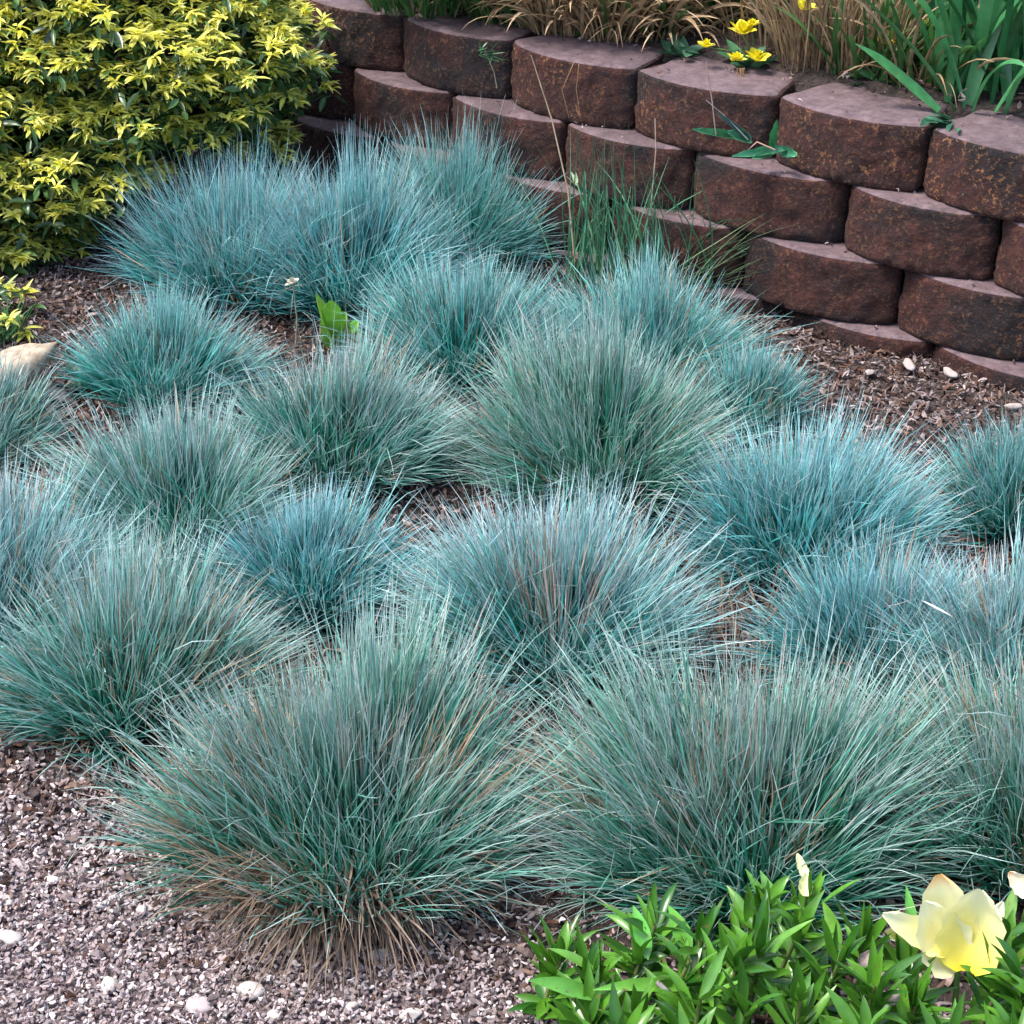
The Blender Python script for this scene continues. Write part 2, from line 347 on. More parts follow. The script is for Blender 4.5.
# ---------------------------------------------------------------- loose mulch and gravel
def strips(n, xr, yr, keep, lr, wr, tr, cols, zf, name, bend=.6, label=None):
    x = rng.uniform(*xr, n); y = rng.uniform(*yr, n)
    dd = y * math.cos(PITCH) + HC * math.sin(PITCH); k = np.abs(x) < dd * (512 + 170) / F + .05      # no chips far outside the view
    x, y = x[k], y[k]; k = np.array([keep(a, b) for a, b in zip(x, y)], bool); x, y = x[k], y[k]; n = len(x)
    L, W, T = rng.uniform(*lr, n), rng.uniform(*wr, n), rng.uniform(*tr, n)
    s = np.array([-.5, -.17, .17, .5])
    be = rng.normal(0, bend, n)
    loc = np.zeros((n, 4, 4, 3))
    ax = s[None, :] * L[:, None]; bow = (be[:, None] * (s[None, :] ** 2 - .1)) * L[:, None]
    sid = rng.normal(0, .6, n)[:, None] * (s[None, :] ** 2) * L[:, None]
    taper = np.array([.45, 1, .95, .4])[None, :] * rng.uniform(.45, 1.35, (n, 4))
    for q, (a, b) in enumerate(((-.5, -.5), (.5, -.5), (.5, .5), (-.5, .5))):
        loc[:, :, q, 0] = ax; loc[:, :, q, 1] = sid + a * W[:, None] * taper; loc[:, :, q, 2] = bow + b * T[:, None]
    rz, rx, ry = rng.uniform(0, 2 * np.pi, n), rng.normal(0, .55, n), rng.normal(0, .45, n)
    def rot(ax_, a):
        c, s_ = np.cos(a), np.sin(a); M = np.zeros((n, 3, 3)); i, j, k_ = [(1, 2, 0), (2, 0, 1), (0, 1, 2)][ax_]
        M[:, i, i] = c; M[:, j, j] = c; M[:, i, j] = -s_; M[:, j, i] = s_; M[:, k_, k_] = 1; return M
    M = rot(2, rz) @ rot(1, ry) @ rot(0, rx)
    Wd = np.einsum('nij,nabj->nabi', M, loc)
    z = np.array([zf(a, b) for a, b in zip(x, y)]) + rng.uniform(.001, .011, n)
    Wd += np.stack([x, y, z], -1)[:, None, None, :]
    b0 = (np.arange(n) * 16)[:, None]; Q = []
    for i in range(3):
        for q in range(4):
            Q.append(np.stack([b0[:, 0] + i * 4 + q, b0[:, 0] + i * 4 + (q + 1) % 4, b0[:, 0] + (i + 1) * 4 + (q + 1) % 4, b0[:, 0] + (i + 1) * 4 + q], -1))
    Q.append(np.stack([b0[:, 0] + 3, b0[:, 0] + 2, b0[:, 0] + 1, b0[:, 0]], -1)); Q.append(np.stack([b0[:, 0] + 12, b0[:, 0] + 13, b0[:, 0] + 14, b0[:, 0] + 15], -1))
    cols = np.array(cols) * (.78 if name == 'mulch' else 1.08); c = cols[rng.integers(0, len(cols), n)] * rng.uniform(.6, 1.35, (n, 1))
    C = np.repeat(c, 16, 0)
    G = Geo(); G.add(Wd.reshape(-1, 3), np.concatenate(Q), C); return G
mulch_cols = [(.27, .22, .225), (.20, .165, .17), (.40, .34, .33), (.21, .145, .125), (.15, .10, .085), (.10, .065, .055), (.26, .19, .17), (.07, .042, .035), (.13, .07, .05), (.34, .27, .25), (.17, .13, .125), (.045, .03, .027), (.19, .12, .09)]
def in_bed(x, y):
    return y < wally(x) + .05 and path_side(x, y) < random.gauss(.08, .10)
G = strips(175000, (-2.1, 2.1), (.9, 4.9), in_bed, (.006, .024), (.002, .008), (.0007, .002), mulch_cols, gz, 'mulch', 1.3)
tag(G.build('mulch', M_CHIP, None, False), 'grey brown shredded bark mulch covering the planting bed', 'mulch', kind='stuff')
grav_cols = [(.33, .28, .285), (.28, .23, .235), (.38, .33, .33), (.21, .165, .17), (.30, .245, .245), (.48, .44, .43), (.24, .185, .175), (.15, .11, .11)]
def on_path(x, y): return path_side(x, y) > random.gauss(0, .07)
G = strips(260000, (-1.3, 1.3), (.7, 2.2), on_path, (.0022, .0085), (.0018, .0055), (.0008, .002), grav_cols, gz, 'gravel', .6)
tag(G.build('gravel', M_STONE, None, False), 'fine lilac grey gravel of the path in front of the bed', 'gravel', kind='stuff')
G = strips(9000, (-2.0, 2.2), (2.6, 6), lambda x, y: y > wally(x) + .14, (.008, .025), (.003, .008), (.0012, .003), mulch_cols, lambda x, y: ZS + .03, 'mulch')
tag(G.build('leaf_litter', M_CHIP, None, False), 'brown leaf litter on the soil above the wall', 'leaf litter', kind='stuff')

Gd = Geo()
for r in range(4):
    J = joints[r]
    for k in range(len(J) - 1):
        a, b = J[k], J[k + 1]; mid_ = (a + b) / 2; u = (b - a).normalized(); nn = Vector((u.y, -u.x))
        def onblk(x, y, a=a, u=u, nn=nn, r=r):
            d = Vector((x, y)) - a; t = d.dot(u) / .3; q = d.dot(nn)
            lim = .034 * (1 - (2 * t - 1) ** 2)
            return 0 < t < 1 and q < lim and q > (-.06 if r else -.14) and random.random() < ((.35 + .65 * (q < -.02)) if r else (.12 + .9 * (q < -.09)))
        if mid_.x < -1.1 or mid_.x > 1.5: continue
        g_ = strips(150 if r else 170, (mid_.x - .17, mid_.x + .17), (mid_.y - .2, mid_.y + .14), onblk, (.003, .013), (.0015, .005), (.0006, .0018), mulch_cols, lambda x, y, r=r: rowz[r] - .002, 'crumbs', 1.0)
        if len(g_.V[0]): Gd.add(g_.V[0], g_.Q[0], g_.C[0])
tag(Gd.build('ledge_litter', M_CHIP, None, False), 'brown crumbs and leaf bits lying on the ledges of the wall', 'leaf litter', kind='stuff')

# ---------------------------------------------------------------- white pebbles on the path
def pebble(loc, r, seed, label, name='pebble', sq=(1, .75, .55), col=(.62, .58, .55), group='pale pebbles scattered on the gravel path'):
    import bmesh
    bm = bmesh.new(); bmesh.ops.create_icosphere(bm, subdivisions=3, radius=1)
    rg = random.Random(seed); cuts = [(Vector((rg.uniform(-1, 1), rg.uniform(-1, 1), rg.uniform(-1, 1))).normalized(), rg.uniform(.6, .85)) for _ in range(7)]
    rz = Matrix.Rotation(rg.uniform(0, 6.28), 3, 'Z')
    for v in bm.verts:
        p = v.co.copy()
        for d, k in cuts:
            t = p.dot(d)
            if t > k: p -= d * (t - k) * .85
        p *= 1 + .12 * noise.noise(p * 1.7 + Vector((seed, 0, 0)))
        p = rz @ Vector((p.x * sq[0], p.y * sq[1], p.z * sq[2])); v.co = p * r
    me = bpy.data.meshes.new(name); bm.to_mesh(me); bm.free()
    a = me.color_attributes.new('tint', 'FLOAT_COLOR', 'POINT')
    for i, d in enumerate(a.data): d.color = (*[c * (1 + .12 * noise.noise(me.vertices[i].co * 90)) for c in col], 1)
    o = link(name, me, M_STONE, None, True); o.location = loc; return tag(o, label, 'pebble', group)
pebs = [(18, 868, 8, 'small white pebble at the left edge just above the path'), (54, 884, 9, 'white pebble right of the edge one, left of the big front tuft'),
        (103, 910, 8, 'narrow white pebble standing upright left of the front tuft'), (147, 914, 10, 'rounded white pebble below the left skirt of the front tuft'),
        (103, 933, 7, 'small flat white pebble under the upright narrow one'), (8, 942, 13, 'wide pale pebble at the left edge of the gravel'),
        (109, 989, 11, 'oval cream pebble near the bottom left on the gravel'), (250, 995, 14, 'largest flat white pebble at the bottom left of the path'),
        (200, 1010, 13, 'jagged white stone chip at the bottom edge of the path'), (379, 961, 13, 'white pebble just below the dry base of the front tuft'),
        (411, 1019, 12, 'white pebble cut by the bottom edge, right of the middle'), (352, 1012, 9, 'pinkish white pebble at the bottom edge between two larger ones'),
        (131, 947, 6, 'tiny white pebble between the rounded one and the oval one'), (6, 905, 9, 'pale stone at the left edge above the gravel'),
        (275, 1018, 8, 'small grey white pebble at the bottom edge beside the largest'), (434, 935, 9, 'dull pale stone in the mulch right of the dry base'),
        (60, 962, 6, 'tiny grey white pebble among the gravel at lower left'), (172, 950, 6, 'small dull pebble below the left skirt of blades')]
for i, (x, y, s_, lb) in enumerate(pebs):
    p = P(x, y); d = (p - cam.location).length; r = s_ * d / F * 1.05
    pebble(Vector((p.x, p.y, gz(p.x, p.y) + r * .45)), r, i * 3.1 + 1, lb, sq=(1, random.uniform(.55, .85), random.uniform(.45, .65)), col=(.44, .41, .385) if i % 4 else (.40, .34, .34))

# ---------------------------------------------------------------- blue fescue
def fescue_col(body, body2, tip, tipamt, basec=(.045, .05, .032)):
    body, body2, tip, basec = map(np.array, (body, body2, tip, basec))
    def f(s, rnd):
        r = rnd[:, None]; c = lerp3(body, body2, np.clip(r + 0 * s, 0, 1))
        bright = .42 + 1.25 * ((rnd * 7.31) % 1)[:, None]
        c = c * bright[..., None]
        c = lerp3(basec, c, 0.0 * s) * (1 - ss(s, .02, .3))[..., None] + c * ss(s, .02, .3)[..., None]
        t = ss(s, .50, 1.0) * tipamt * (.35 + 1.2 * ((rnd * 13.7) % 1)[:, None])
        pk = (((rnd * 29.3) % 1) < .15)[:, None, None]; tp = np.where(pk, np.array([.60, .52, .50]), tip)
        return c * (1 - np.clip(t, 0, 1))[..., None] + tp * np.clip(t, 0, 1)[..., None]
    return f
PAL_K = 1.18
PAL = {  # body, second body, tip, tip amount
 'green': ((.016, .130, .068), (.034, .230, .170), (.46, .60, .58), .88),
 'teal':  ((.014, .150, .118), (.032, .272, .245), (.38, .63, .65), .84),
 'blue':  ((.015, .155, .142), (.038, .298, .300), (.42, .67, .71), .88),
 'pale':  ((.022, .165, .138), (.060, .310, .295), (.52, .68, .72), .95),
 'grey':  ((.018, .142, .090), (.042, .258, .212), (.48, .63, .63), .92)}
def clump(px, py, rad, hgt, n, pal, label, tan=.05, lean=(0, .16), drybase=0, tanmid=0, wid=.0031, flat=1.0, fc=.36):
    hgt *= .95; rad *= .905; n = int(n * .96); lean = (lean[0] + random.uniform(-.13, .13), lean[1] + random.uniform(-.06, .1)); ell = random.uniform(-.12, .12); ep = random.uniform(0, 3)
    c = P(px, py); c.z = gz(c.x, c.y)
    root = empty('fescue_tuft', c, label, 'ornamental grass', 'blue fescue tufts planted in the bed')
    def make(n, tanb, name, mat, col, tmax=1.25, tmin=0.0, Lf=1.0, rb=None, crl=None, w_=wid):
        rb = rb or rad * .40
        ph = rng.uniform(0, 2 * np.pi, n); q = rng.random(n) ** .5
        # tillers: blades come in small bundles
        k = max(30, n // 26); kb = rng.integers(0, k, n); kph = rng.uniform(0, 2 * np.pi, k); kq = rng.random(k) ** .55
        ph = kph[kb] + rng.normal(0, .10, n); q = np.clip(kq[kb] + rng.normal(0, .07, n), 0, 1.05)
        Bx = c.x + np.cos(ph) * q * rb + rng.normal(0, .006, n); By = c.y + np.sin(ph) * q * rb + rng.normal(0, .006, n)
        B = np.stack([Bx, By, np.full(n, c.z + .002)], -1)
        th = tmin + (tmax - tmin) * np.clip(q, 0, 1) ** 1.8 * flat + rng.normal(0, .15, n)
        th = th * (1 - fc * .8 * np.clip(-np.sin(ph), 0, 1)); az = ph + rng.normal(0, .27, n)
        # whole-tuft lean
        az = np.arctan2(np.sin(az) * np.sin(th) + lean[1], np.cos(az) * np.sin(th) + lean[0])
        tl = np.clip(np.abs(th) / 1.5, 0, 1)
        klen = (rng.uniform(.62, 1.10, k) + .08 * np.sin(3 * kph + rng.uniform(0, 6)) + ell * np.sin(2 * kph + ep) + .07 * np.sin(5 * kph + ep))[kb]
        L = (hgt * (1 - tl) + (rad * .82) * tl) * rng.uniform(.72, 1.08, n) * klen * Lf * (1 - fc * np.clip(-np.sin(az), 0, 1) * tl)
        st_ = rng.random(n) < .10; az = az + st_ * rng.normal(0, .9, n)          # stray crossing blades
        cu = rng.normal(.28, .16, n) * (0.5 + tl) if crl is None else crl(n)
        G = Geo()
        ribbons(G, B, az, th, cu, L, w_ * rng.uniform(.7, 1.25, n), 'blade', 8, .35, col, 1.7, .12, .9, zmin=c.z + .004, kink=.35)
        return G.build(name, mat, root, True)
    body, b2, tip, ta = PAL[pal]; body = tuple(k * PAL_K for k in body); b2 = tuple(k * PAL_K for k in b2)
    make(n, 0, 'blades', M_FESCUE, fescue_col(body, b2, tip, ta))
    m = max(40, int(n * tan))
    tc_ = lambda s, r: lerp3((.20, .13, .075), (.44, .33, .24), r[:, None] + 0 * s) * (.7 + .5 * s)[..., None]
    make(m, 1, 'dry_blades', M_DRY, tc_, Lf=.92)
    if drybase:      # old straw skirt lying on the soil
        G = Geo(); k = drybase
        ph = rng.normal(-1.57, .75, k); q = rng.uniform(.9, 2.1, k)
        B = np.stack([c.x + np.cos(ph) * q * rad * .22, c.y + np.sin(ph) * q * rad * .22, c.z + rng.uniform(.015, .075, k)], -1)
        ribbons(G, B, ph + rng.normal(0, .3, k), rng.uniform(1.2, 1.7, k), rng.uniform(.2, .8, k), rng.uniform(.06, .15, k), .003, 'blade', 6, .3,
                lambda s, r: lerp3((.10, .072, .055), (.31, .235, .18), r[:, None] + 0 * s), 1.3, .12, .8, zmin=c.z + .005)
        G.build('straw_skirt', M_DRY, root, True)
    if tanmid:  # upright dead blades, a tan patch in the middle of the tuft
        G = Geo(); k = tanmid; ph = rng.uniform(0, 6.28, k); q = rng.random(k) ** .5 * .035
        B = np.stack([c.x + .0 + np.cos(ph) * q, c.y - .045 + np.sin(ph) * q, np.full(k, c.z + .02)], -1)
        ribbons(G, B, ph, np.clip(q / .035, 0, 1) * .28, .15, rng.uniform(.15, .21, k), .003, 'blade', 6, .3,
                lambda s, r: lerp3((.30, .22, .17), (.56, .46, .42), r[:, None] + 0 * s), 1.3, .06, .8)
        G.build('old_blades', M_DRY, root, True)
    return root
FT = [
 (345, 862, .285, .27, 5200, 'green', 'largest green grey fescue tuft at the front with a straw skirt on the gravel', dict(tan=.13, drybase=560, fc=.62)),
 (738, 870, .285, .27, 5200, 'green', 'large green grey fescue tuft behind the bright green leafy plant with the yellow flower', dict(tan=.08)),
 (1030, 850, .26, .25, 3600, 'green', 'green fescue tuft cut by the right edge, behind the yellow flower', dict(tan=.07)),
 (135, 706, .25, .22, 4000, 'grey', 'green fescue tuft left of and behind the largest front tuft', dict(tan=.08)),
 (5, 625, .25, .22, 3600, 'pale', 'pale green blue fescue tuft cut by the left edge halfway down', dict(tan=.05)),
 (178, 535, .24, .21, 3800, 'grey', 'grey green fescue tuft right of the bark piece, in front of the small teal one', dict(tan=.05)),
 (313, 598, .185, .18, 3000, 'blue', 'small blue fescue tuft directly behind the largest front tuft', dict(tan=.03)),
 (342, 468, .235, .23, 3600, 'grey', 'grey tipped fescue tuft below the bright green leafy weed', dict(tan=.07)),
 (165, 398, .22, .19, 3200, 'teal', 'small teal fescue tuft in front of the long back tuft, right of the bare soil', dict(tan=.03)),
 (238, 292, .32, .27, 4200, 'blue', 'tall blue fescue tuft against the yellow shrub', dict(tan=.02)),
 (345, 300, .30, .30, 4200, 'blue', 'tall blue fescue tuft right of the one that touches the yellow shrub', dict(tan=.02)),
 (455, 258, .30, .28, 3600, 'teal', 'dark teal fescue tuft at the foot of the wall', dict(tan=.04)),
 (465, 372, .26, .22, 3800, 'teal', 'rounded teal fescue tuft right of the bright green leafy weed', dict(tan=.03)),
 (640, 372, .28, .21, 3800, 'teal', 'teal fescue tuft in front of the tall green grass blades', dict(tan=.05)),
 (592, 482, .295, .27, 4800, 'green', 'large deep green fescue tuft in the centre of the bed', dict(tan=.03)),
 (560, 645, .27, .24, 4000, 'pale', 'pale blue fescue tuft with a tan patch of old blades in its middle', dict(tan=.04, tanmid=100)),
 (803, 562, .26, .24, 4200, 'blue', 'bright cyan blue fescue tuft in front of the bare mulch by the wall', dict(tan=.02)),
 (1012, 528, .16, .18, 2400, 'teal', 'dark teal fescue tuft at the right edge, standing alone in the mulch', dict(tan=.04)),
 (872, 668, .21, .19, 3200, 'blue', 'blue fescue tuft right of the dark hollow, in front of the cyan tuft', dict(tan=.05)),
 (1010, 690, .22, .21, 3200, 'pale', 'pale blue fescue tuft at the right edge below the white stick', dict(tan=.05)),
 (745, 424, .17, .15, 1800, 'teal', 'low dark teal fescue tuft beside the mulch, right of the deep green one', dict(tan=.08)),
 (-20, 462, .15, .16, 2000, 'grey', 'small fescue tuft at the left edge in front of the bark piece', dict(tan=.12)),
]
for px, py, r_, h_, n_, pl, lb, kw in FT: clump(px, py, r_, h_, n_, pl, lb, **kw)

# ---------------------------------------------------------------- tall green grass by the wall
c = P(645, 292); c.z = 0
t = empty('tall_grass', c, 'tall upright green grass blades with thin stalks against the foot of the wall', 'grass plant')
n = 230; G = Geo(); ph = rng.uniform(0, 6.28, n); q = rng.random(n) ** .5
B = np.stack([c.x + np.cos(ph) * q * .17, c.y + np.sin(ph) * q * .09, np.full(n, .005)], -1)
ribbons(G, B, ph * .5 + rng.normal(0, .8, n), np.abs(rng.normal(0.1, .22, n)), rng.normal(.35, .3, n), rng.uniform(.12, .33, n), rng.uniform(.0026, .005, n), 'blade', 8, .4,
        lambda s, r: lerp3((.03, .12, .06), (.09, .27, .15), r[:, None] + 0 * s), 1.5, .05, .8, zmin=.004)
G.build('blades', M_GREEN, t)
G = Geo(); n = 60; ph = rng.normal(-.3, .4, n)
B = np.stack([c.x + .06 + rng.uniform(-.05, .05, n), c.y + rng.uniform(-.04, .02, n), np.full(n, .01)], -1)
ribbons(G, B, ph, rng.uniform(.5, 1.0, n), rng.uniform(.1, .5, n), rng.uniform(.18, .33, n), .003, 'blade', 8, .4, lambda s, r: lerp3((.05, .13, .06), (.2, .3, .16), r[:, None] + 0 * s), 1.5, .05, .8, zmin=.004)
G.build('leaning_blades', M_GREEN, t)
yw = c.y
for pts, r0, r1, col in ([[(575, 262), (568, 190), (552, 120), (531, 55)], .0022, .0009, (.42, .33, .22)],
                         [[(598, 270), (592, 235), (584, 205), (577, 183)], .003, .0015, (.12, .3, .16)],
                         [[(645, 290), (650, 220), (656, 150), (655, 118)], .0022, .001, (.3, .24, .19)],
                         [[(660, 290), (690, 232), (715, 190), (733, 160)], .0022, .001, (.22, .3, .18)]):
    G = Geo(); tube(G, [PY(x, y, yw + i * .02) for i, (x, y) in enumerate(pts)], r0, r1, col); G.build('stalk', M_DRY, t)
G = Geo(); p = PY(577, 186, yw + .06)
ribbons(G, np.array([tuple(p)] * 3), [2.4, 2.9, 2.0], [.5, .8, .3], .3, .03, .007, 'lance', 5, .3, (.62, .7, .45)); G.build('seed_head', M_PETAL, t)

# ---------------------------------------------------------------- yellow and green shrub
def sph_hit(): pass
def shrub(lobes, npads, label, seed, yel=1.0, nros=19, base=None):
    rg = np.random.default_rng(seed)
    cs = []
    for px, py, Y, rp in lobes:
        p = PY(px, py, Y); d = (p - cam.location).length; cs.append((np.array(p), rp * d / F))
    base = base or Vector((cs[0][0][0], cs[0][0][1], 0))
    root = empty('variegated_shrub', (base.x, base.y, 0), label, 'shrub')
    pads = []
    tries = 0
    while len(pads) < npads and tries < 20000:
        tries += 1
        ctr, r = cs[rg.choice(len(cs), p=np.array([k[1] ** 2 for k in cs]) / sum(k[1] ** 2 for k in cs))]
        v = rg.normal(size=3); v /= np.linalg.norm(v)
        if v[2] < -.35: continue
        p = ctr + v * r * rg.uniform(.84, 1.16)
        if p[2] < .04: continue
        if any(np.linalg.norm(p - c2) < r2 * .8 for c2, r2 in cs if c2 is not ctr): continue
        if any(np.linalg.norm((p - q[0]) * (1, 1, 1.3)) < .074 for q in pads): continue
        pads.append((p, v, ctr))
    Gy, Gg, Gs = Geo(), Geo(), Geo()
    Bs = []; 
    for p, v, ctr in pads:
        tube(Gs, [ctr + (0, 0, -.12), ctr * .4 + p * .6 + (0, 0, -.05), p + (0, 0, -.012)], .006, .002, (.10, .07, .045), 4)
        az0 = math.atan2(v[1], v[0])
        for k in range(nros):
            a = rg.uniform(0, 6.28); rr = rg.random() ** .5 * .066
            o = np.array([math.cos(a) * rr, math.sin(a) * rr, -rr * rr * 6 + rg.normal(0, .006)])
            o += np.array([math.cos(az0), math.sin(az0), -.3]) * rg.uniform(-.01, .045)
            Bs.append((p + o, az0, v[2], rg.random(), rr))
    # new yellow leaves in drooping whorls
    B, az, th, cu, L, W = [], [], [], [], [], []
    cr = []
    for b, a0, vz, r_, rr in Bs:
        m = 12; sid = 1 - max(0, vz)
        for j in range(m):
            B.append(b + rg.normal(0, .004, 3)); az.append(a0 + rg.normal(0, 1.25)); th.append(rg.uniform(.75, 1.9)); cu.append(rg.uniform(.3, 1.1)); L.append(rg.uniform(.016, .038)); W.append(rg.uniform(.0055, .0092)); cr.append(r_)
    B = np.array(B); cr = np.array(cr); g_ = (rg.random(len(B)) < (.10 + (1 - yel)))
    base_c = np.where(g_[:, None], np.array([.16, .32, .07]), np.array([.92, .88, .14])) * (.72 + .45 * rg.random((len(B), 1)))
    base_c = base_c * (1 - .25 * cr[:, None]) + np.array([.65, .68, .30]) * .25 * cr[:, None]
    def coly(s, r):
        c = base_c[:, None, :] * np.ones_like(s)[..., None]
        t = ss(s, .55, 1) * .45; return c * (1 - t)[..., None] + np.array([.90, .88, .50]) * t[..., None]
    ribbons(Gy, B, az, th, cu, L, W, 'lance', 6, .3, coly, 1.3, .04, .35, rng=rg)
    # older green leaves under them
    B, az, th, cu, L, W = [], [], [], [], [], []
    for b, a0, vz, r_, rr in Bs:
        for j in range(3):
            B.append(b + np.array([0, 0, -.02]) + rg.normal(0, .008, 3)); az.append(rg.uniform(0, 6.28)); th.append(rg.uniform(1.2, 2.2)); cu.append(rg.uniform(.2, .9)); L.append(rg.uniform(.03, .05)); W.append(rg.uniform(.010, .015))
    for ctr, r in cs:                                   # inner leaves
        for j in range(int(900 * (r / .2) ** 2)):
            v = rg.normal(size=3); v /= np.linalg.norm(v); pp = ctr + v * r * rg.uniform(.55, .9)
            if pp[2] < .03: continue
            B.append(pp); az.append(math.atan2(v[1], v[0]) + rg.normal(0, .9)); th.append(rg.uniform(.9, 2.0)); cu.append(rg.uniform(.1, .8)); L.append(rg.uniform(.03, .05)); W.append(rg.uniform(.010, .015))
    ribbons(Gg, np.array(B), az, th, cu, L, W, 'lance', 5, .3, lambda s, r: lerp3((.018, .05, .018), (.07, .16, .05), r[:, None] + 0 * s), 1.3, .04, .4, rng=rg)
    for ctr, r in cs:
        tube(Gs, [(base.x, base.y, -.02), (base.x * .5 + ctr[0] * .5, base.y * .5 + ctr[1] * .5, ctr[2] * .5), tuple(ctr)], .012, .006, (.09, .065, .045), 6)
    Gs.build('branches', M_BARK, root); Gg.build('green_foliage', M_GLOSS, root); Gy.build('yellow_foliage', M_YEL, root)
SY = P(60, 262).y + .16
shrub([(186, 42, SY+.15, 88), (120, 60, SY+.02, 70), (70, 10, SY+.15, 116), (42, 140, SY-.02, 88), (-70, 110, SY+.05, 130), (140, 100, SY+.1, 68), (212, 118, SY+.16, 36), (10, 208, SY-.06, 60)], 260,
      'large mounded shrub with drooping yellow leaf whorls over dark green leaves', 11, base=P(60, 235))
shrub([(-24, 308, P(-15, 332).y, 30)], 16, 'small yellow leaved shrublet at the left edge of the bare soil', 12, nros=6, base=P(-15, 330))

# ---------------------------------------------------------------- plants on top of the wall
def upper(px, py, back=0.0):
    p = P(px, py, ZS + .02); return Vector((p.x, p.y + back, ZS + .015))
def spray(name, parts, loc, label, cat, group=None):
    root = empty(name, loc, label, cat, group)
    for pn, mat, n, spread, thr, cur, Lr, Wr, kind, c0, c1, azr in parts:
        ph = rng.uniform(0, 6.28, n); q = rng.random(n) ** .5 * spread
        B = np.stack([loc.x + np.cos(ph) * q, loc.y + np.sin(ph) * q, np.full(n, loc.z)], -1)
        az = rng.uniform(azr[0], azr[1], n) if azr else ph + rng.normal(0, .4, n)
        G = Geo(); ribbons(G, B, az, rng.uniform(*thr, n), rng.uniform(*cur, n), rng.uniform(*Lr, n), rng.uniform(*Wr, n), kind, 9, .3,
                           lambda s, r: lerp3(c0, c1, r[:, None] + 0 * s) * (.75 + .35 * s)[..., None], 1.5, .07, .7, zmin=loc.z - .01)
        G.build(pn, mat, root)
    return root
TAN0, TAN1 = (.20, .13, .07), (.46, .34, .21)
GR0, GR1 = (.025, .09, .025), (.10, .26, .07)
straw = lambda n: ('dead_leaves', M_DRY, int(n * 1.6), .085, (.1, .9), (.5, 1.6), (.12, .28), (.004, .008), 'strap', TAN0, TAN1, None)
strawv = lambda n: ('dead_leaves', M_DRY, int(n * 1.1), .075, (.0, .5), (.0, .9), (.14, .30), (.003, .006), 'strap', TAN0, TAN1, None)
gre = lambda n, a=.12, b=.30: ('leaves', M_GREEN, int(n * 1.5), .08, (.0, .7), (.2, 1.0), (a, b), (.006, .012), 'strap', GR0, GR1, None)
ups = [(870, 74, 'straw and green clump between the second stalk bunch and the iris', [strawv(60), gre(30, .1, .24)]),
 (925, 84, 'small green clump right at the foot of the leaning iris leaf', [gre(50, .08, .2), straw(20)]),
 (700, 30, 'straw clump directly behind the yellow flower plant', [strawv(50), straw(60), gre(20)]),
 (525, 16, 'green and straw clump behind the joint of the second and third block', [straw(60), gre(30)]),
 (470, 8, 'low blue green leafy clump at the top behind the second wall block', [('leaves', M_GREEN, 70, .06, (.4, 1.3), (.2, .8), (.04, .08), (.008, .012), 'lance', (.04, .12, .07), (.13, .27, .14), None), gre(20)]),
 (560, 27, 'dry tan leaf clump drooping behind the third wall block', [straw(170), strawv(60), gre(8)]),
 (612, 33, 'dry tan leaf clump with green shoots above the third block joint', [straw(150), strawv(50), gre(16)]),
 (662, 34, 'mixed green and straw strap leaves behind the small yellow flowers', [straw(60), gre(50)]),
 (720, 22, 'green strap leaf clump with straw stalks left of the tall dry stalks', [strawv(50), gre(70)]),
 (770, 50, 'short straw tuft at the left foot of the tall dry stalks', [strawv(40), straw(16)]),
 (815, 66, 'tall dry straw stalks standing behind the fourth wall block', [strawv(130)]),
 (848, 70, 'second bunch of dry straw stalks, right next to the tallest bunch', [strawv(90), gre(10)]),
 (895, 66, 'dark green leafy clump between dry stalks and the broad iris leaves', [gre(60, .1, .22), straw(14)])]
for px, py, lb, parts in ups:
    spray('perennial_clump', parts, upper(px, py, .02), lb, 'perennial plant', 'garden plants growing on top of the wall')
# a second row further back closes the view to the top of the frame
for i, (px, lb) in enumerate([(420, 'low green clump furthest left at the top edge behind the wall'), (520, 'green clump at the top edge behind the dry tan leaves'), (640, 'green strap leaf clump at the top edge left of centre behind straw'), (760, 'dense green clump at the top edge behind the yellow flowers'), (880, 'dense green clump at the top edge behind dry stalks and iris')]):
    p = upper(px, 20 + i * 8); p.y += .16
    spray('perennial_clump', [('leaves', M_GREEN, 240, .13, (.0, .8), (.2, 1.0), (.14, .34), (.006, .012), 'strap', GR0, GR1, None), ('dead_leaves', M_DRY, 60, .13, (.1, .7), (.2, 1.5), (.14, .3), (.004, .007), 'strap', TAN0, TAN1, None)], p, lb, 'perennial plant', 'garden plants growing on top of the wall')

# broad iris leaves at the right
loc = upper(985, 100, .0); root = empty('iris_clump', loc, 'clump of broad upright green iris leaves at the top right corner', 'iris')
G = Geo(); spec = []
for i in range(90):
    spec.append((loc.x + rng.uniform(-.08, .26), loc.y + rng.uniform(-.02, .12), rng.uniform(.0, 6.28), rng.uniform(0, .5), rng.uniform(.1, .8), rng.uniform(.28, .46), rng.uniform(.022, .036)))
b = upper(940, 108); b2 = upper(915, 96)
spec += [(b.x + .03, b.y, 2.95, .62, .5, .34, .024), (b.x, b.y, 3.0, .85, .35, .20, .026), (b.x + .05, b.y + .02, 2.9, .35, .9, .36, .022), (b.x + .1, b.y, 0.1, .35, .9, .30, .02), (b.x + .06, b.y, -1.2, .2, 1.7, .20, .018), (b.x + .12, b.y, -1.4, .3, 1.9, .22, .018)]
spec = np.array(spec)
ribbons(G, np.concatenate([spec[:, :2], np.full((len(spec), 1), loc.z)], 1), spec[:, 2], spec[:, 3], spec[:, 4], spec[:, 5], spec[:, 6], 'strap', 12, .22,
        lambda s, r: lerp3((.02, .11, .04), (.07, .27, .10), r[:, None] + 0 * s), 1.5, .04, .5)
G.build('leaves', M_GLOSS, root)

